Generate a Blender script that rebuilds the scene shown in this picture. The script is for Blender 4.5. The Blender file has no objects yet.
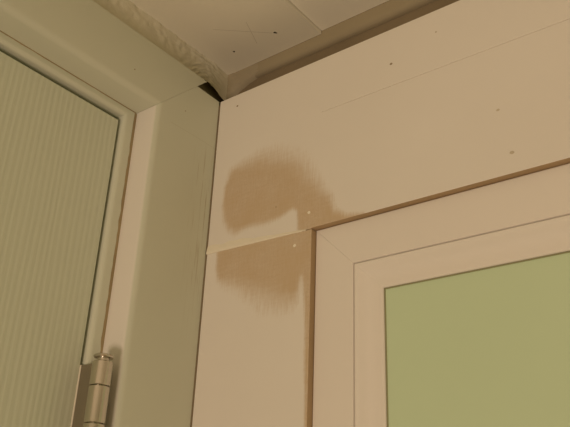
import bpy, bmesh, math, random
import numpy as np
from mathutils import Matrix, Vector, noise

# ------------------------------------------------------------------ camera
ZO = 1.96                      # height of the local origin above the floor
scene = bpy.context.scene
COL = scene.collection
RIGHT = Vector((0.7931381547972396, 0.6078880820004384, 0.037469282974970174))
DOWN = Vector((-0.23194554515099666, 0.3583696250806631, -0.9043077329671311))
FWD = Vector((-0.5631457462233352, 0.7085501334283787, 0.4252335557422411))
cd = bpy.data.cameras.new('camera')
cam = bpy.data.objects.new('camera', cd)
COL.objects.link(cam)
mw = Matrix((RIGHT, -DOWN, -FWD)).transposed().to_4x4()
mw.translation = Vector((0.35989045, -0.36186026, -0.21384269 + ZO))
cam.matrix_world = mw
cd.sensor_width = 36.0
cd.lens = 737.037 / 570.0 * 36.0
cd.clip_start = 0.01
scene.camera = cam

# ------------------------------------------------------------------ light
LAMP = (1.0, 0.765, 0.60)
AMBIENT = (1.0, 0.90, 0.40)
world = bpy.data.worlds.new('world')
scene.world = world
world.use_nodes = True
bg = world.node_tree.nodes['Background']
bg.inputs['Color'].default_value = (*AMBIENT, 1)
bg.inputs['Strength'].default_value = 0.21

def area(name, loc, target, size, power, color):
    ld = bpy.data.lights.new(name, 'AREA')
    ld.shape = 'DISK'
    ld.size = size
    ld.energy = power
    ld.color = color
    o = bpy.data.objects.new(name, ld)
    COL.objects.link(o)
    o.location = loc
    o.rotation_euler = (Vector(target) - Vector(loc)).to_track_quat('-Z', 'Y').to_euler()
    return o
area('room_lamp', (1.0, -2.25, 0.66), (0.05, 0.0, ZO), 0.60, 22.6, LAMP)

vs = scene.view_settings
vs.view_transform = 'Standard'
vs.look = 'None'
vs.exposure = 0.0
vs.gamma = 1.0
vs.use_curve_mapping = False

# ------------------------------------------------------------------ materials
def new_mat(name):
    m = bpy.data.materials.new(name)
    m.use_nodes = True
    nt = m.node_tree
    return m, nt, nt.nodes['Principled BSDF']

def N(nt, kind, **kw):
    n = nt.nodes.new(kind)
    for k, v in kw.items():
        setattr(n, k, v)
    return n

def math_node(nt, op, a, b=None, clamp=False):
    n = N(nt, 'ShaderNodeMath', operation=op)
    n.use_clamp = clamp
    for i, v in enumerate((a, b)):
        if v is None:
            continue
        if isinstance(v, (int, float)):
            n.inputs[i].default_value = v
        else:
            nt.links.new(v, n.inputs[i])
    return n.outputs[0]

def noise_fac(nt, vec, scale, detail=3.0, rough=0.5):
    n = N(nt, 'ShaderNodeTexNoise')
    n.inputs['Scale'].default_value = scale
    n.inputs['Detail'].default_value = detail
    n.inputs['Roughness'].default_value = rough
    nt.links.new(vec, n.inputs['Vector'])
    return n.outputs['Fac']

def mapping(nt, vec, scale):
    n = N(nt, 'ShaderNodeMapping')
    n.inputs['Scale'].default_value = scale
    nt.links.new(vec, n.inputs['Vector'])
    return n.outputs['Vector']

def coords(nt):
    # every mesh is modelled in metres with its origin at the room corner
    return N(nt, 'ShaderNodeTexCoord').outputs['Object']

def mix_color(nt, fac, a, b):
    n = N(nt, 'ShaderNodeMix', data_type='RGBA')
    if isinstance(fac, (int, float)):
        n.inputs[0].default_value = fac
    else:
        nt.links.new(fac, n.inputs[0])
    for sock, v in ((n.inputs[6], a), (n.inputs[7], b)):
        if isinstance(v, tuple):
            sock.default_value = (*v, 1)
        else:
            nt.links.new(v, sock)
    return n.outputs[2]

def ramp(nt, fac, lo, hi):
    n = N(nt, 'ShaderNodeMapRange', interpolation_type='SMOOTHSTEP')
    nt.links.new(fac, n.inputs['Value'])
    n.inputs['From Min'].default_value = lo
    n.inputs['From Max'].default_value = hi
    return n.outputs['Result']

def bump(nt, bsdf, height, strength, dist):
    b = N(nt, 'ShaderNodeBump')
    b.inputs['Strength'].default_value = strength
    b.inputs['Distance'].default_value = dist
    nt.links.new(height, b.inputs['Height'])
    nt.links.new(b.outputs['Normal'], bsdf.inputs['Normal'])

def paint(name, color, rough=0.55, mottling=0.05, relief=0.15, scale=60.0):
    m, nt, p = new_mat(name)
    v = coords(nt)
    f = noise_fac(nt, v, 14.0, 4.0)
    dark = tuple(c * (1 - mottling * 2) for c in color)
    nt.links.new(mix_color(nt, f, dark, tuple(min(1, c * (1 + mottling)) for c in color)), p.inputs['Base Color'])
    p.inputs['Roughness'].default_value = rough
    p.inputs['Specular IOR Level'].default_value = 0.3
    bump(nt, p, noise_fac(nt, v, scale * 6, 3.0), relief, 0.0004)
    return m

def segment_mask(nt, vec, ax, a, b, width):
    """1 on a thin pencil or scratch line between two points of a flat surface"""
    sep = N(nt, 'ShaderNodeSeparateXYZ')
    nt.links.new(vec, sep.inputs[0])
    u, w = sep.outputs[ax[0]], sep.outputs[ax[1]]
    dx, dy = b[0] - a[0], b[1] - a[1]
    L = math.hypot(dx, dy)
    du = math_node(nt, 'SUBTRACT', u, a[0])
    dv = math_node(nt, 'SUBTRACT', w, a[1])
    t = math_node(nt, 'ADD', math_node(nt, 'MULTIPLY', du, dx / L), math_node(nt, 'MULTIPLY', dv, dy / L))
    n = math_node(nt, 'ABSOLUTE', math_node(nt, 'ADD', math_node(nt, 'MULTIPLY', du, -dy / L), math_node(nt, 'MULTIPLY', dv, dx / L)))
    inside = math_node(nt, 'MULTIPLY', math_node(nt, 'GREATER_THAN', t, 0.0), math_node(nt, 'LESS_THAN', t, L))
    return math_node(nt, 'MULTIPLY', inside, math_node(nt, 'LESS_THAN', n, width))

def add_marks(m, ax, segs, color, strength):
    nt = m.node_tree
    p = nt.nodes['Principled BSDF']
    v = coords(nt)
    tot = None
    for a, b, w in segs:
        s = segment_mask(nt, v, ax, a, b, w)
        tot = s if tot is None else math_node(nt, 'MAXIMUM', tot, s)
    tot = math_node(nt, 'MULTIPLY', tot, strength)
    old = p.inputs['Base Color'].links[0].from_socket
    nt.links.new(mix_color(nt, tot, old, color), p.inputs['Base Color'])

WHITE = (0.80, 0.76, 0.70)
M_FRAME = paint('white_plastic', (0.82, 0.765, 0.70), 0.42, 0.012, 0.03)
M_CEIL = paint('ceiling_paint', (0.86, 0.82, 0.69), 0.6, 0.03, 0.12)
add_marks(M_CEIL, (0, 1), [((0.0094, -0.0252), (0.0463, 0.0058), 0.00022), ((0.0376, -0.0168), (0.0276, 0.0093), 0.00020)], (0.25, 0.2, 0.12), 0.42)
M_CEIL_LIT = paint('ceiling_paint_lit', (0.94, 0.90, 0.78), 0.6, 0.02, 0.12)  # right panel lightened in colour to carry light the lamp lacks
M_SHADED_WALL = paint('shaded_recess_plaster', (0.40, 0.335, 0.22), 0.85, 0.08, 0.3)  # wall colour darkened to carry the shade of the recess above the boards
M_SHADE_JOINT = paint('recess_shade_and_joint_brown', (0.27, 0.21, 0.13), 0.9, 0.15, 0.5)  # recess shade put into a dark brown, which also colours the corner joint
M_JAMB = paint('jamb_paint', (0.67, 0.68, 0.56), 0.35, 0.03, 0.1)
M_FLOOR = paint('floor_boards', (0.64, 0.54, 0.40), 0.5, 0.15, 0.2)
M_PLASTER = paint('rough_plaster', (0.77, 0.72, 0.57), 0.75, 0.06, 0.8, 90)
M_SMEAR = paint('grey_plaster_smear', (0.43, 0.365, 0.25), 0.8, 0.10, 0.8, 90)
M_DARK = paint('olive_gasket', (0.33, 0.32, 0.18), 0.6, 0.02, 0.05)
M_FILLER = paint('joint_filler', (0.86, 0.80, 0.66), 0.8, 0.05, 0.4)
M_EDGE = paint('raw_board_edge', (0.465, 0.33, 0.195), 0.85, 0.10, 0.6, 120)
M_CAULK = paint('old_brown_caulk', (0.47, 0.365, 0.21), 0.8, 0.30, 0.5, 90)
M_SPOT = paint('screw_spot', (0.34, 0.26, 0.16), 0.7, 0.1, 0.2)
M_DOT = paint('white_filler_dot', (0.88, 0.82, 0.70), 0.7, 0.02, 0.1)
M_HOLE = paint('nail_hole', (0.06, 0.045, 0.03), 0.8, 0.05, 0.1)

# casing paint: cream with a green cast and brown scuffs along the corner
M_CASING, nt, p = new_mat('casing_paint')
v = coords(nt)
base = mix_color(nt, noise_fac(nt, v, 11, 3), (0.605, 0.615, 0.50), (0.65, 0.655, 0.535))
streak = noise_fac(nt, mapping(nt, v, (160, 620, 24)), 1.0, 3.0, 0.6)
sep = N(nt, 'ShaderNodeSeparateXYZ'); nt.links.new(v, sep.inputs[0])
band = math_node(nt, 'MULTIPLY', ramp(nt, sep.outputs[1], -0.026, -0.012), math_node(nt, 'MULTIPLY', ramp(nt, sep.outputs[2], -0.09, 0.0), math_node(nt, 'SUBTRACT', 1.0, ramp(nt, sep.outputs[2], 0.05, 0.085))))
scuff = math_node(nt, 'MULTIPLY', math_node(nt, 'MULTIPLY', ramp(nt, streak, 0.54, 0.70), band), 0.6)
nt.links.new(mix_color(nt, scuff, base, (0.36, 0.28, 0.15)), p.inputs['Base Color'])
p.inputs['Roughness'].default_value = 0.42
p.inputs['Specular IOR Level'].default_value = 0.3
bump(nt, p, noise_fac(nt, v, 420, 3), 0.12, 0.0004)
add_marks(M_CASING, (1, 2), [((-0.0496, 0.0774), (-0.0013, 0.0786), 0.00022)], (0.35, 0.29, 0.18), 0.22)

# lit edge of the side board towards the door, light put into the colour
M_CASING_SIDE = M_CASING.copy()
M_CASING_SIDE.name = 'casing_paint_lit_edge'
nt = M_CASING_SIDE.node_tree
p = nt.nodes['Principled BSDF']
old = p.inputs['Base Color'].links[0].from_socket
sep = N(nt, 'ShaderNodeSeparateXYZ'); nt.links.new(coords(nt), sep.inputs[0])
nt.links.new(mix_color(nt, ramp(nt, sep.outputs[1], -0.0641, -0.0630), (0.80, 0.755, 0.69), old), p.inputs['Base Color'])

# wall panel: white paint sanded through to the bare brown board
M_PANEL, nt, p = new_mat('sanded_panel_paint')
v = coords(nt)
at = N(nt, 'ShaderNodeAttribute', attribute_name='sanded')
streak = noise_fac(nt, mapping(nt, v, (900, 10, 70)), 1.0, 4.0, 0.65)
streak2 = noise_fac(nt, mapping(nt, v, (60, 10, 500)), 1.0, 3.0, 0.6)
grain = noise_fac(nt, v, 700, 2.0, 0.7)
blot = noise_fac(nt, v, 45, 3.0, 0.55)
n1 = math_node(nt, 'MULTIPLY', math_node(nt, 'MULTIPLY', math_node(nt, 'SUBTRACT', streak, 0.5), 1.5), math_node(nt, 'SUBTRACT', 1.0, math_node(nt, 'MULTIPLY', at.outputs['Fac'], 0.65)))
n2 = math_node(nt, 'MULTIPLY', math_node(nt, 'SUBTRACT', streak2, 0.5), 0.35)
n3 = math_node(nt, 'MULTIPLY', math_node(nt, 'SUBTRACT', blot, 0.5), 0.45)
s = math_node(nt, 'ADD', math_node(nt, 'ADD', at.outputs['Fac'], n1), math_node(nt, 'ADD', n2, n3))
edgew = math_node(nt, 'MULTIPLY', ramp(nt, at.outputs['Fac'], 0.02, 0.25), ramp(nt, s, 0.0, 1.22))
bare = mix_color(nt, grain, (0.485, 0.362, 0.225), (0.67, 0.527, 0.365))
bare = mix_color(nt, ramp(nt, blot, 0.35, 0.75), bare, (0.585, 0.45, 0.295))
pnt = mix_color(nt, noise_fac(nt, v, 9, 3), (0.765, 0.715, 0.645), (0.82, 0.775, 0.71))
nt.links.new(mix_color(nt, edgew, pnt, bare), p.inputs['Base Color'])
rg = N(nt, 'ShaderNodeMapRange'); nt.links.new(edgew, rg.inputs['Value'])
rg.inputs['To Min'].default_value = 0.5; rg.inputs['To Max'].default_value = 0.9
nt.links.new(rg.outputs['Result'], p.inputs['Roughness'])
p.inputs['Specular IOR Level'].default_value = 0.3
bump(nt, p, math_node(nt, 'SUBTRACT', math_node(nt, 'MULTIPLY', noise_fac(nt, v, 500, 3), 0.3), math_node(nt, 'MULTIPLY', edgew, 0.4)), 0.25, 0.0004)

# door leaf: pressed wood grain under pale green paint
M_DOOR, nt, p = new_mat('grained_green_door')
v = coords(nt)
wob = noise_fac(nt, mapping(nt, v, (1, 30, 5)), 1.0, 2.0)
sep = N(nt, 'ShaderNodeSeparateXYZ'); nt.links.new(v, sep.inputs[0])
ph = math_node(nt, 'ADD', math_node(nt, 'MULTIPLY', sep.outputs[1], 2 * math.pi / 0.0044), math_node(nt, 'MULTIPLY', wob, 9.0))
wave = math_node(nt, 'ADD', math_node(nt, 'MULTIPLY', math_node(nt, 'SINE', ph), 0.5), 0.5)
fine = noise_fac(nt, mapping(nt, v, (1, 900, 16)), 1.0, 2.0)
h = math_node(nt, 'ADD', wave, math_node(nt, 'MULTIPLY', fine, 0.8))
nt.links.new(mix_color(nt, h, (0.60, 0.63, 0.505), (0.64, 0.67, 0.54)), p.inputs['Base Color'])
p.inputs['Roughness'].default_value = 0.42
p.inputs['Specular IOR Level'].default_value = 0.35
bump(nt, p, h, 0.35, 0.00035)

# brushed nickel
M_METAL, nt, p = new_mat('brushed_nickel')
v = coords(nt)
f = noise_fac(nt, mapping(nt, v, (700, 700, 3000)), 1.0, 2.0)
nt.links.new(mix_color(nt, f, (0.56, 0.52, 0.46), (0.66, 0.62, 0.55)), p.inputs['Base Color'])
p.inputs['Metallic'].default_value = 1.0
p.inputs['Roughness'].default_value = 0.21
p.inputs['Anisotropic'].default_value = 0.4

M_METAL_SHADED = M_METAL.copy()  # darker copy for the hinge leaf, its dark reflection put into the colour
M_METAL_SHADED.name = 'nickel_dark_reflection'
pw = M_METAL_SHADED.node_tree.nodes['Principled BSDF']
pw.inputs['Roughness'].default_value = 0.55
for n_ in M_METAL_SHADED.node_tree.nodes:
    if n_.type == 'MIX':
        n_.inputs[6].default_value = (0.33, 0.29, 0.23, 1); n_.inputs[7].default_value = (0.42, 0.37, 0.30, 1)

# obscure green pane
M_GLASS, nt, p = new_mat('green_obscure_glass')
v = coords(nt)
nt.links.new(mix_color(nt, noise_fac(nt, v, 12, 2), (0.585, 0.71, 0.475), (0.615, 0.74, 0.505)), p.inputs['Base Color'])
p.inputs['Roughness'].default_value = 0.32
p.inputs['Specular IOR Level'].default_value = 0.45
bump(nt, p, noise_fac(nt, v, 300, 2), 0.05, 0.0004)

# ------------------------------------------------------------------ helpers
def link(name, me, mats, parent=None, smooth=False, **props):
    o = bpy.data.objects.new(name, me)
    COL.objects.link(o)
    for m in (mats if isinstance(mats, (list, tuple)) else [mats]):
        me.materials.append(m)
    if smooth:
        for poly in me.polygons:
            poly.use_smooth = True
    if parent is not None:
        o.parent = parent
    else:
        o.location.z = ZO
    for k, val in props.items():
        o[k] = val
    return o

def empty(name, **props):
    o = bpy.data.objects.new(name, None)
    COL.objects.link(o)
    o.location.z = ZO
    o.empty_display_size = 0.05
    for k, val in props.items():
        o[k] = val
    return o

def mesh(name, verts, faces, fix=True):
    me = bpy.data.meshes.new(name)
    me.from_pydata([tuple(map(float, q)) for q in verts], [], faces)
    if fix:
        bm = bmesh.new(); bm.from_mesh(me)
        bmesh.ops.recalc_face_normals(bm, faces=bm.faces)
        bm.to_mesh(me); bm.free()
    me.update()
    return me

def boxes(name, lst):
    vs_, fs = [], []
    for (x0, x1, y0, y1, z0, z1) in lst:
        b = len(vs_)
        vs_ += [(x, y, z) for x in (x0, x1) for y in (y0, y1) for z in (z0, z1)]
        fs += [tuple(b + i for i in q) for q in ((0, 1, 3, 2), (4, 6, 7, 5), (0, 4, 5, 1), (2, 3, 7, 6), (0, 2, 6, 4), (1, 5, 7, 3))]
    return mesh(name, vs_, fs)

def extrude(name, loop, start, end):
    """loop of 2-D profile points; start(q), end(q) give the two 3-D ends of each; ends are triangulated"""
    n = len(loop)
    vs_ = [start(q) for q in loop] + [end(q) for q in loop]
    fs = [(i, (i + 1) % n, n + (i + 1) % n, n + i) for i in range(n)]
    fs += [tuple(range(n)), tuple(range(2 * n - 1, n - 1, -1))]
    me = mesh(name, vs_, fs)
    bm = bmesh.new(); bm.from_mesh(me)
    bmesh.ops.triangulate(bm, faces=[f for f in bm.faces if len(f.verts) > 4])
    bm.to_mesh(me); bm.free()
    return me

def arc(cx, cy, r, a0, a1, n=6):
    return [(cx + r * math.cos(math.radians(a0 + (a1 - a0) * i / n)), cy + r * math.sin(math.radians(a0 + (a1 - a0) * i / n))) for i in range(n + 1)]

def lathe(name, cx, cy, prof, n=40):
    vs_, fs = [], []
    for r, z in prof:
        for k in range(n):
            a = 2 * math.pi * k / n
            vs_.append((cx + r * math.cos(a), cy + r * math.sin(a), z))
    for i in range(len(prof) - 1):
        for k in range(n):
            k2 = (k + 1) % n
            fs.append((i * n + k, i * n + k2, (i + 1) * n + k2, (i + 1) * n + k))
    fs.append(tuple(range(n))[::-1])
    fs.append(tuple((len(prof) - 1) * n + k for k in range(n)))
    me = mesh(name, vs_, fs)
    for poly in me.polygons:
        poly.use_smooth = len(poly.vertices) == 4
    try:
        me.set_sharp_from_angle(angle=math.radians(35))
    except Exception:
        pass
    return me

# ------------------------------------------------------------------ setting
T = 0.0225           # casing thickness: plane of the old left wall
B = 0.030            # depth of the old right wall behind the panel faces
ZC = 0.1755          # underside of the ceiling panels
FL = -ZO             # floor level in local coordinates
DW = 0.762           # door width
YD = -0.0771         # hinge edge of the door
ZD = 0.0733          # top edge of the door
YJ = -0.0748         # jamb edge
ZJ = 0.0786          # head jamb lower edge
YF = YD - DW - 0.002 # far jamb edge

link('floor', boxes('floor', [(-0.3, 3.0, -3.2, 0.3, FL - 0.05, FL)]), M_FLOOR, kind='structure', label='brown board floor of the room')

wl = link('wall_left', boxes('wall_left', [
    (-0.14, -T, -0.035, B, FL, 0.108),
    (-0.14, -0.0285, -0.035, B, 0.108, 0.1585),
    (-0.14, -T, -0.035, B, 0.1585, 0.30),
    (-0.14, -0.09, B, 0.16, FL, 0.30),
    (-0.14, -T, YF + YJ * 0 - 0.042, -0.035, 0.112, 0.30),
    (-0.14, -T, -3.2, YF - 0.042, FL, 0.30)]), M_SHADED_WALL, kind='structure', label='left wall with the green door, rough plaster above the casing')
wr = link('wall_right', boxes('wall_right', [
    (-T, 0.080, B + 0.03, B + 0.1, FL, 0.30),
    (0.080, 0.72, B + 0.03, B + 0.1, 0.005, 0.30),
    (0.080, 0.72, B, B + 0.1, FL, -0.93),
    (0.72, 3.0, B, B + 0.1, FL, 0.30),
    (-0.10, 0.0, B - 0.01, B + 0.03, FL, 0.10)]), M_SHADED_WALL, kind='structure', label='right wall clad in white boards around the window')

# added lip under the ceiling with a hollow below, shaped for the recess shade
lipl = [(B, 0.20)] + [(B + 0.005 - 0.005 * math.cos(math.radians(a)), 0.1695 - 0.005 * math.sin(math.radians(a))) for a in range(0, 91, 10)] + [(B + 0.032, 0.1645), (B + 0.032, 0.20)]
lip = link('shade_lip', extrude('shade_lip', lipl, lambda q: (-0.09, q[0], q[1]), lambda q: (3.0, q[0], q[1])), M_SHADED_WALL, wr, True)
lip.data.set_sharp_from_angle(angle=math.radians(40))

link('shade_strip', boxes('shade_strip', [(-0.088, 3.0, B + 0.006, B + 0.0295, 0.102, 0.1643)]), M_SHADE_JOINT, wr, label='added dark strip standing for the shade behind the boards')  # added strip, coloured dark to stand for shade low in the recess

# rough plaster strip between the door casing and the ceiling
ny, nz = 420, 30
vs_, fs = [], []
ys = np.concatenate([np.linspace(-1.05, -0.22, 140), np.linspace(-0.218, 0.0298, ny - 140)])
zs = np.linspace(0.118, ZC + 0.001, nz)
for i, y in enumerate(ys):
    for j, z in enumerate(zs):
        q = Vector((y * 55, z * 150, 0.3))
        d = 0.0016 + 0.0008 * noise.noise(q) + 0.0010 * noise.noise(q * 2.3) + 0.0008 * noise.noise(q * 4.5)
        d *= min(1.0, max(0.15, (0.0298 - y) / 0.02))
        low = float(np.interp(y, (-0.030, -0.008, 0.0, 0.0057, 0.0137, 0.0205, 0.0298), (0.118, 0.149, 0.1530, 0.1530, 0.1505, 0.1485, 0.147))) + (0.0005 * noise.noise(Vector((y * 260, 1.0, 7.0))) if y > -0.03 else 0.0)
        zz = low + (z - zs[0]) / (zs[-1] - zs[0]) * (zs[-1] - low)
        vs_.append((-T + max(d, 0.0) + 0.0002, y, min(zz, ZC + 0.001)))
for i in range(len(ys) - 1):
    for j in range(nz - 1):
        a = i * nz + j
        fs.append((a, a + nz, a + nz + 1, a + 1))
link('plaster_strip', mesh('plaster_strip', vs_, fs), M_PLASTER, wl, True, label='rough uneven plaster strip')

# plaster smeared round the corner onto the lip
vs_, fs = [], []
mx, mz = 40, 16
for i in range(mx + 1):
    x = -T + 0.0004 + 0.034 * i / mx
    for j in range(mz + 1):
        t = i / mx
        low = 0.1480 + 0.0180 * t ** 0.45 + 0.0008 * noise.noise(Vector((x * 160, 2.0, 0)))
        z = low + (ZC + 0.0005 - low) * j / mz
        q = Vector((x * 70, z * 150, 4.0))
        d = (0.0010 + 0.0005 * noise.noise(q) + 0.0005 * noise.noise(q * 2.4)) * (1 - t) * min(1.0, 0.25 + j / 4)
        vs_.append((x, B + 0.0059 if j == 0 else B - max(d, 0.0) + max(0.0, 0.1695 - z) ** 1.3 * 1.2 * min(1.0, t * 3), z - (0.0005 if j == 0 else 0)))
for i in range(mx):
    for j in range(mz):
        a = i * (mz + 1) + j
        fs.append((a, a + mz + 1, a + mz + 2, a + 1))
link('plaster_smear', mesh('plaster_smear', vs_, fs), M_SMEAR, wr, True)

# ceiling: two panels, the corner one hangs a few millimetres lower
ce = link('ceiling', boxes('ceiling', [(-0.14, 3.0, -3.2, 0.14, ZC + 0.014, ZC + 0.11)]), M_SHADED_WALL, kind='structure', label='pale panelled ceiling above the corner')
XJ = 0.0787
link('ceiling_panel', boxes('ceiling_panel', [(-T + 0.0004, XJ, -1.2, B - 0.0004, ZC, ZC + 0.0138)]), M_CEIL, ce)
link('ceiling_panel', boxes('ceiling_panel', [(XJ + 0.0006, 1.2, -1.2, B - 0.0004, ZC + 0.0028, ZC + 0.0138)]), M_CEIL_LIT, ce)
link('ceiling_panel', boxes('ceiling_panel', [(-T + 0.0004, 1.2, -3.2, -1.2006, ZC + 0.001, ZC + 0.0138)]), M_CEIL, ce)
link('ceiling_panel', boxes('ceiling_panel', [(1.2006, 3.0, -1.2, B - 0.0004, ZC + 0.001, ZC + 0.0138)]), M_CEIL, ce)
link('ceiling_panel', boxes('ceiling_panel', [(1.2006, 3.0, -3.2, -1.2006, ZC + 0.001, ZC + 0.0138)]), M_CEIL, ce)
def down_disc(name, x, y, z, rx, ry, mat, parent, rot=0.0):
    n = 12
    pts = []
    for k in range(n):
        a = 2 * math.pi * k / n
        r = 1 + 0.18 * math.sin(3 * a + x * 400)
        u, w = rx * r * math.cos(a), ry * r * math.sin(a)
        pts.append((x + u * math.cos(rot) - w * math.sin(rot), y + u * math.sin(rot) + w * math.cos(rot)))
    return link(name, extrude(name, pts, lambda q: (q[0], q[1], z - 0.00015), lambda q: (q[0], q[1], z + 0.0002)), mat, parent)
down_disc('nail_hole', 0.0046, 0.0064, ZC, 0.0009, 0.0009, M_HOLE, ce)
down_disc('nail_hole', 0.0488, 0.0069, ZC, 0.0016, 0.0009, M_HOLE, ce, 0.9)
down_disc('nail_hole', 0.1350, 0.0225, ZC + 0.0028, 0.0010, 0.0007, M_SPOT, ce)

# ------------------------------------------------------------------ door casing (mitred boards)
YI, ZI = -0.0641, 0.0854      # inner corner of the casing
tr = empty('trim_1', kind='structure', label='flat mitred door casing painted pale olive cream, next to the corner')
R = 0.0048
def side_loop(y_in, y_out, s):
    # profile in (x, y); s=+1 when the outer edge lies towards +y
    c = y_in + s * R
    front = [(-R + R * math.sin(math.radians(a)), c - s * R * math.cos(math.radians(a))) for a in (0, 15, 30, 45, 60, 75, 90)]
    ys_ = [y_in + s * 0.0372]
    return [(-T, y_in)] + front + [(0, ys_[0]), (-0.0008 + 0.0, y_out), (-T, y_out), (-T, ys_[0])]
def side_top(y, y_in, s):
    return min(0.1226, ZI + s * (y - y_in) - 0.00016)
def smooth_by_angle(o):
    o.data.set_sharp_from_angle(angle=math.radians(35))
lp = side_loop(YI, -0.0004, 1)
me = extrude('side_casing', lp, lambda q: (q[0], q[1], FL), lambda q: (q[0], q[1], side_top(q[1], YI, 1)))
smooth_by_angle(link('side_casing', me, M_CASING_SIDE, tr, True))
YI2 = YF - 0.0127
lp = side_loop(YI2, YI2 - 0.0637, -1)
me = extrude('side_casing', lp, lambda q: (q[0], q[1], FL), lambda q: (q[0], q[1], side_top(q[1], YI2, -1)))
smooth_by_angle(link('side_casing', me, M_CASING, tr, True))
ZT = 0.1330
hl = [(-T, ZI)] + [(-R + R * math.sin(math.radians(a)), ZI + R - R * math.cos(math.radians(a))) for a in (0, 15, 30, 45, 60, 75, 90)]
hl += arc(-0.0006, ZT - 0.0006, 0.0006, 0, 90, 3) + [(-T, ZT)]
me = extrude('head_casing', hl, lambda q: (q[0], YI2 - (q[1] - ZI), q[1]), lambda q: (q[0], YI + (q[1] - ZI), q[1]))
smooth_by_angle(link('head_casing', me, M_CASING, tr, True))
def side_dot(y, z, r, mat):
    n = 10
    pts = [(y + r * math.cos(2 * math.pi * k / n), z + r * math.sin(2 * math.pi * k / n)) for k in range(n)]
    return link('nail_hole', extrude('nail_hole', pts, lambda q: (0.00012, q[0], q[1]), lambda q: (-0.0003, q[0], q[1])), mat, tr)
side_dot(-0.0366, 0.0941, 0.00045, M_SPOT)
side_dot(-0.0893, 0.1010, 0.00055, M_SPOT)

# ------------------------------------------------------------------ door frame (jamb) behind the casing
jf = empty('trim_2', kind='structure', label='rounded door frame strip between the green door and the casing')
RJ = 0.0034
def jamb_loop(edge, back, s):
    # (x, y): face at x=-T, rounded corner at the opening edge
    cx_, cy_ = -T - RJ, edge + s * RJ
    a = [(cx_ + RJ * math.cos(math.radians(k)), cy_ - s * RJ * math.sin(math.radians(k))) for k in range(0, 91, 10)]
    return [(-T - 0.0002, back)] + a + [(-0.0695, edge), (-0.0695, edge - s * 0.012), (-0.13, edge - s * 0.012), (-0.13, back)]
me = extrude('side_jamb', jamb_loop(YJ, -0.036, 1), lambda q: (q[0], q[1], FL), lambda q: (q[0], q[1], ZJ + (q[1] - YJ)))
link('side_jamb', me, M_JAMB, jf, True)
me = extrude('side_jamb', jamb_loop(YF, YF - 0.041, -1), lambda q: (q[0], q[1], FL), lambda q: (q[0], q[1], ZJ - (q[1] - YF)))
link('side_jamb', me, M_JAMB, jf, True)
me = extrude('head_jamb', jamb_loop(ZJ, 0.111, 1), lambda q: (q[0], YF - (q[1] - ZJ), q[1]), lambda q: (q[0], YJ + (q[1] - ZJ), q[1]))
link('head_jamb', me, M_JAMB, jf, True)
for o in jf.children:
    try:
        o.data.set_sharp_from_angle(angle=math.radians(40))
    except Exception:
        pass
# cracked brown paint bead along the joint of casing and frame
random.seed(4)
def bead_line(name, pts_fn, n, w0, w1):
    vs_, fs = [], []
    for i in range(n + 1):
        t = i / n
        w = w0 + (w1 - w0) * (0.5 + 0.5 * noise.noise(Vector((t * n * 0.35, 3.1, 0)))) 
        for (dw, hh) in ((0.0003, 0.0), (0.0003, 0.00025), (-w, 0.00025), (-w, 0.0)):
            vs_.append(pts_fn(t, dw, hh))
    for i in range(n):
        for k in range(4):
            fs.append((i * 4 + k, i * 4 + (k + 1) % 4, i * 4 + 4 + (k + 1) % 4, i * 4 + 4 + k))
    fs += [(0, 1, 2, 3), tuple(n * 4 + k for k in (3, 2, 1, 0))]
    return mesh(name, vs_, fs)
link('caulk_bead', bead_line('caulk_bead', lambda t, d, h: (-T - 0.0001 + h, YI - 0.0003 + d, ZI - 0.7 + t * 0.699), 260, 0.0010, 0.0028), M_CAULK, jf)
link('caulk_bead', bead_line('caulk_bead', lambda t, d, h: (-T - 0.0001 + h, YI2 + t * (YI - YI2 - 0.001), ZI - 0.0003 + d), 260, 0.0001, 0.0009), M_CAULK, jf)

# ------------------------------------------------------------------ door leaf and hinge
XD = -0.0255
dr = empty('door_1', kind='structure', label='pale green door with pressed wood grain, hung on a nickel hinge')
loop = [(XD - 0.0008, YD), (XD, YD - 0.0008), (XD, YD - DW + 0.001), (XD - 0.001, YD - DW), (XD - 0.040, YD - DW), (XD - 0.040, YD)]
link('door_leaf', extrude('door_leaf', loop, lambda q: (q[0], q[1], FL + 0.008), lambda q: (q[0], q[1], ZD)), M_DOOR, dr)
HX, HY, HR = -0.0040, -0.0770, 0.0063
hg = empty('hinge')
hg.parent = dr; hg.location = (0, 0, 0); hg['label'] = 'brushed nickel butt hinge'
zk = [-0.1080, -0.1231, -0.1452, -0.1673, -0.1894, -0.2045]
for a, b in zip(zk[:-1], zk[1:]):
    a2, b2 = a - 0.00025, b + 0.00025
    link('knuckle', lathe('knuckle', HX, HY, [(HR - 0.0004, b2), (HR, b2 + 0.0004), (HR, a2 - 0.0004), (HR - 0.0004, a2)]), M_METAL, hg)
link('pin_cap', lathe('pin_cap', HX, HY, [(0.0036, -0.1082), (0.0036, -0.1062), (0.0058, -0.1058), (0.0063, -0.1051), (0.0061, -0.1044), (0.0048, -0.1037), (0.0022, -0.1034), (0.0004, -0.1033)]), M_METAL, hg)
link('hinge_pin', lathe('hinge_pin', HX, HY, [(0.0030, -0.2120), (0.0036, -0.2110), (0.0036, -0.1070), (0.0030, -0.1065)], 20), M_METAL, hg)
link('hinge_leaf', boxes('hinge_leaf', [(XD - 0.030, HX - 0.0061, YD + 0.0001, YD + 0.0014, -0.2045, -0.1080)]), M_METAL_SHADED, hg)
# paint edge left around the leaf on the door
link('paint_edge', boxes('paint_edge', [(XD - 0.0010, XD + 0.0008, YD - 0.0004, YD + 0.00005, -0.205, -0.1078)]), M_DOT, hg)

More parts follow.
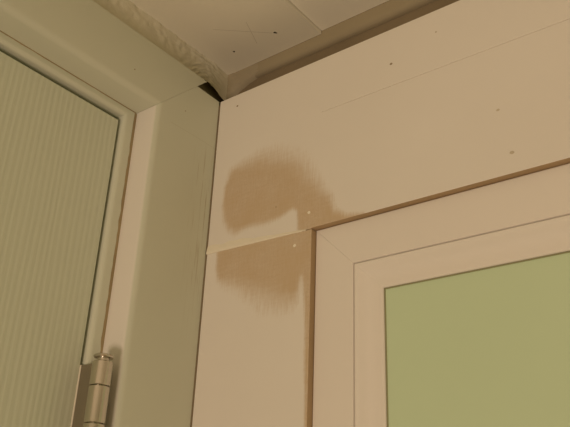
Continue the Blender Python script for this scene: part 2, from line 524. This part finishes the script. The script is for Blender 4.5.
# ------------------------------------------------------------------ wall panels on the right wall
HXW = 0.0952                   # left edge of the window opening in the boards
HZ = -0.0129                   # top edge of the opening
PT = 0.012                     # board thickness
def seam_z(x):
    return -0.0113 - 0.0022 * min(max(x / HXW, 0), 1)

UP = [((0.0186, 0.0546), 4), ((0.0153, 0.0464), 3), ((0.0127, 0.0404), 2), ((0.012, 0.0249), 2), ((0.0147, 0.0111), 3), ((0.0195, 0.0035), 4), ((0.0263, -0.0013), 4), ((0.0337, 0.0007), 3), ((0.0411, 0.001), 3), ((0.0534, -0.0004), 3), ((0.0675, 0.001), 2.5), ((0.0788, 0.0052), 2), ((0.0825, 0.0027), 1.2), ((0.0837, -0.0120), 1.2), ((0.088, -0.020), 1), ((0.112, -0.018), 1.2), ((0.1360, -0.0126), 1.5), ((0.1220, -0.0104), 2.5), ((0.114, -0.0046), 3), ((0.1107, 0.0074), 4), ((0.1042, 0.0142), 5), ((0.0975, 0.0222), 7), ((0.0916, 0.0322), 9), ((0.0843, 0.0422), 10), ((0.0647, 0.0538), 10), ((0.0445, 0.0575), 8), ((0.0292, 0.0558), 5)]
LO = [((0.0098, -0.005), 1.5), ((0.0106, -0.0249), 1.5), ((0.0131, -0.0351), 3), ((0.0185, -0.0383), 5), ((0.0307, -0.0423), 7), ((0.0389, -0.0477), 8), ((0.0469, -0.0544), 10), ((0.0583, -0.0594), 11), ((0.0709, -0.0622), 11), ((0.0831, -0.0623), 9), ((0.0865, -0.0560), 3), ((0.0878, -0.0460), 2), ((0.0893, -0.0527), 1.5), ((0.0912, -0.0696), 1.2), ((0.0922, -0.1018), 1), ((0.0936, -0.150), 1), ((0.0946, -0.25), 1), ((0.11, -0.25), 1), ((0.11, 0.01), 1)]
def mask(poly, X, Z):
    pts = np.array([q[0] for q in poly]); soft = np.array([q[1] * (1.7 if q[1] >= 5 else 1.5) for q in poly]) * 0.001
    n = len(pts)
    best = np.full(X.shape, 1e9); sb = np.ones(X.shape); inside = np.zeros(X.shape, bool)
    for i in range(n):
        a, b = pts[i], pts[(i + 1) % n]
        ab = b - a
        t = np.clip(((X - a[0]) * ab[0] + (Z - a[1]) * ab[1]) / (ab @ ab), 0, 1)
        d = np.hypot(X - a[0] - t * ab[0], Z - a[1] - t * ab[1])
        s_ = soft[i] + t * (soft[(i + 1) % n] - soft[i])
        sel = d < best
        best = np.where(sel, d, best); sb = np.where(sel, s_, sb)
        if abs(ab[1]) > 1e-9:
            cr = ((a[1] > Z) != (b[1] > Z)) & (X < (b[0] - a[0]) * (Z - a[1]) / ab[1] + a[0])
            inside ^= cr
    sd = np.where(inside, best, -best)
    q = np.clip((sd + sb) / (2 * sb), 0, 1)
    return q * q * (3 - 2 * q)

def panel(xs, zrow, poly=None, edge_round=0.0006):
    """board with a gridded front face; zrow(x) -> list of z values from bottom to top"""
    nx = len(xs)
    rows = [zrow(x) for x in xs]
    nz_ = len(rows[0])
    vs_ = []
    for i, x in enumerate(xs):
        for j, z in enumerate(rows[i]):
            y = edge_round if (j in (0, nz_ - 1) or i in (0, nx - 1)) else 0.0
            vs_.append((x, y, z))
    fs, mi = [], []
    for i in range(nx - 1):
        for j in range(nz_ - 1):
            a = i * nz_ + j
            fs.append((a, a + nz_, a + nz_ + 1, a + 1)); mi.append(0)
    border = [i * nz_ for i in range(nx)] + [(nx - 1) * nz_ + j for j in range(1, nz_)] + [i * nz_ + nz_ - 1 for i in range(nx - 2, -1, -1)] + [j for j in range(nz_ - 2, 0, -1)]
    b0 = len(vs_)
    for k in border:
        x, y, z = vs_[k]
        vs_.append((x, PT, z))
    m_ = len(border)
    for k in range(m_):
        k2 = (k + 1) % m_
        fs.append((border[k2], border[k], b0 + k, b0 + k2)); mi.append(1)
    fs.append(tuple(b0 + k for k in range(m_))); mi.append(1)
    me = mesh('wall_panel', vs_, fs, False)
    for poly_, k in zip(me.polygons, mi):
        poly_.material_index = k
    arr = np.array(vs_)
    val = np.zeros(len(vs_))
    for pl in (poly or []):
        val = np.maximum(val, mask(pl, arr[:, 0], arr[:, 2]))
    at_ = me.attributes.new('sanded', 'FLOAT', 'POINT')
    at_.data.foreach_set('value', val.astype(np.float32))
    return link('wall_panel', me, [M_PANEL, M_EDGE], wr)

X0 = 0.0002
def spaced(*parts):
    out = []
    for a, b, n in parts:
        out += list(np.linspace(a, b, n, endpoint=False))
    return out
ER = 0.0004
def edged(lst):
    # insert a vertex just inside each border so that the arris is slightly eased
    return [lst[0], lst[0] + ER] + lst[1:-1] + [lst[-1] - ER, lst[-1]]
ZJT = 0.0758
xs_main = edged(spaced((X0, 0.15, 110), (0.15, 1.3, 20)) + [1.3])
xs_main = sorted(set(xs_main))
tm = np.linspace(0, 1, 64)
def zr_mid(x):
    z0 = seam_z(x) if x < HXW else HZ
    return edged(list(z0 + (ZJT - z0) * tm))
upper = panel(edged(list(np.linspace(X0, 1.3, 14))), lambda x: edged(list(np.linspace(ZJT + 0.00012, 0.1226, 6))), None, 0.0003)
middle = panel(xs_main, zr_mid, [UP], 0.0003)
zl_f = spaced((FL, -0.26, 12), (-0.26, -0.09, 60), (-0.09, 0.0, 54))
tl = np.array(zl_f + [0.0])
def zr_low(x):
    zt = seam_z(x) - 0.0004
    a = tl.copy()
    a = np.where(a > -0.09, -0.09 + (a + 0.09) / 0.09 * (zt + 0.09), a)
    return edged(list(a))
lower = panel(edged(list(np.linspace(X0, HXW, 64))), zr_low, [LO], 0.0003)
WX1, WZ1 = 0.70, -0.92
panel(edged(list(np.linspace(WX1 + 0.0005, 1.3, 5))), lambda x: edged(list(np.linspace(WZ1, HZ - 0.0004, 5))))
panel(edged(list(np.linspace(HXW + 0.0004, 1.3, 5))), lambda x: edged(list(np.linspace(FL, WZ1 - 0.0004, 5))))

# filler ridge smeared along the seam, thick at the corner and thin by the window
vs_, fs = [], []
nx = 90
for i in range(nx + 1):
    t = i / nx
    x = 0.0003 + t * 0.0905
    z = seam_z(x) - 0.0003
    top = 0.0064 * (1 - t) ** 0.8 * (0.85 + 0.3 * noise.noise(Vector((t * 9, 0, 0)))) + 0.0006 + 0.0016 * math.exp(-((t - 0.3) / 0.2) ** 2)
    bot = 0.0003 + 0.0002 * noise.noise(Vector((t * 20, 5, 0)))
    hgt = 0.0010 * (1 - 0.6 * t)
    for (dz, yy) in ((-bot, 0.0002), (-bot, -hgt * 0.75), (0.0004, -hgt), (top * 0.45, -hgt * 0.6), (top, 0.00005)):
        vs_.append((x, yy, z + dz))
for i in range(nx):
    for k in range(4):
        a = i * 5 + k
        fs.append((a, a + 5, a + 6, a + 1))
link('joint_filler', mesh('joint_filler', vs_, fs), M_FILLER, wr, True, label='pale filler smeared along the board joint')

link('joint_filler', boxes('joint_filler', [(0.0004, 0.1015, -0.00005, 0.0006, ZJT - 0.0007, ZJT + 0.0008)]), M_PANEL, wr)

link('corner_caulk', boxes('corner_caulk', [(-0.006, 0.0001, -0.0002, 0.006, FL, 0.119)]), M_SHADE_JOINT, wr)

def wall_dot(name, x, z, r, mat, ry=None):
    n = 12
    ry = ry or r
    pts = [(x + r * (1 + 0.15 * math.sin(2 * a + x * 90)) * math.cos(a), z + ry * math.sin(a)) for a in [2 * math.pi * k / n for k in range(n)]]
    return link(name, extrude(name, pts, lambda q: (q[0], -0.00012, q[1]), lambda q: (q[0], 0.0004, q[1])), mat, wr)
M_FAINT = paint('filled_screw_spot', (0.60, 0.52, 0.40), 0.6, 0.1, 0.2)
for x, z, r, m_ in ((0.0195, 0.1114, 0.0009, M_SPOT), (0.1588, 0.0934, 0.0010, M_SPOT), (0.193, 0.1047, 0.0007, M_FAINT), (0.2291, 0.0305, 0.0010, M_FAINT), (0.2347, -0.0001, 0.0013, M_FAINT), (0.0640, 0.0105, 0.0005, M_SPOT)):
    wall_dot('screw_spot', x, z, r, m_, r * 0.8)
for x, z in ((0.0929, -0.0012), (0.0816, -0.0229)):
    wall_dot('filler_dot', x, z, 0.0011, M_DOT)

# ------------------------------------------------------------------ window
wn = empty('window_1', kind='structure', label='white window frame with obscure green pane set in the boards')
FX0, FX1, FZ0, FZ1 = 0.0955, 0.6995, -0.9195, -0.0133
FY = 0.0049
def member(name, prof, side, mat, parent, smooth=False, gap=0.00005, smooth_angle=30):
    """prof: list of (inset, y), swept along one side of the rectangle with mitred ends"""
    def pt(q, end):
        o, y = q
        if side == 'left':
            return (FX0 + o, y, FZ1 - o - gap) if end else (FX0 + o, y, FZ0 + o + gap)
        if side == 'right':
            return (FX1 - o, y, FZ1 - o - gap) if end else (FX1 - o, y, FZ0 + o + gap)
        if side == 'top':
            return (FX1 - o - gap, y, FZ1 - o) if end else (FX0 + o + gap, y, FZ1 - o)
        return (FX1 - o - gap, y, FZ0 + o) if end else (FX0 + o + gap, y, FZ0 + o)
    me = extrude(name, prof, lambda q: pt(q, 0), lambda q: pt(q, 1))
    o = link(name, me, mat, parent, smooth)
    if smooth:
        try:
            me.set_sharp_from_angle(angle=math.radians(smooth_angle))
        except Exception:
            pass
    return o
fp = [(0, 0.060), (0, FY + 0.0008)] + [(0.0003, FY + 0.0003), (0.0008, FY), (0.0288, FY), (0.0292, FY + 0.0003), (0.0294, FY + 0.0014), (0.0294, 0.060)]
bp = [(0.02985, 0.050), (0.02985, FY + 0.0010), (0.0301, FY + 0.0003), (0.0307, FY - 0.0002), (0.0315, FY - 0.0001), (0.0326, FY + 0.0005), (0.0340, FY + 0.0018), (0.0360, FY + 0.0034), (0.0385, FY + 0.0046), (0.0412, FY + 0.0052), (0.0440, FY + 0.0053), (0.0460, FY + 0.0053), (0.0469, FY + 0.0056), (0.0474, FY + 0.0062), (0.0474, 0.050)]
gp = [(0.0475, 0.040), (0.0475, FY + 0.0068), (0.0479, FY + 0.0066), (0.0482, FY + 0.0069), (0.0482, 0.040)]
for side in ('left', 'top', 'right', 'bottom'):
    member('frame_stile' if side in ('left', 'right') else 'frame_rail', fp, side, M_FRAME, wn)
    member('glazing_bead', bp, side, M_FRAME, wn, True, 0.00001)
    member('gasket', gp, side, M_DARK, wn)
GY = FY + 0.0074
link('window_pane', boxes('window_pane', [(FX0 + 0.0480, FX1 - 0.0480, GY, GY + 0.006, FZ0 + 0.0480, FZ1 - 0.0480)]), M_GLASS, wn, label='obscure green glass pane')
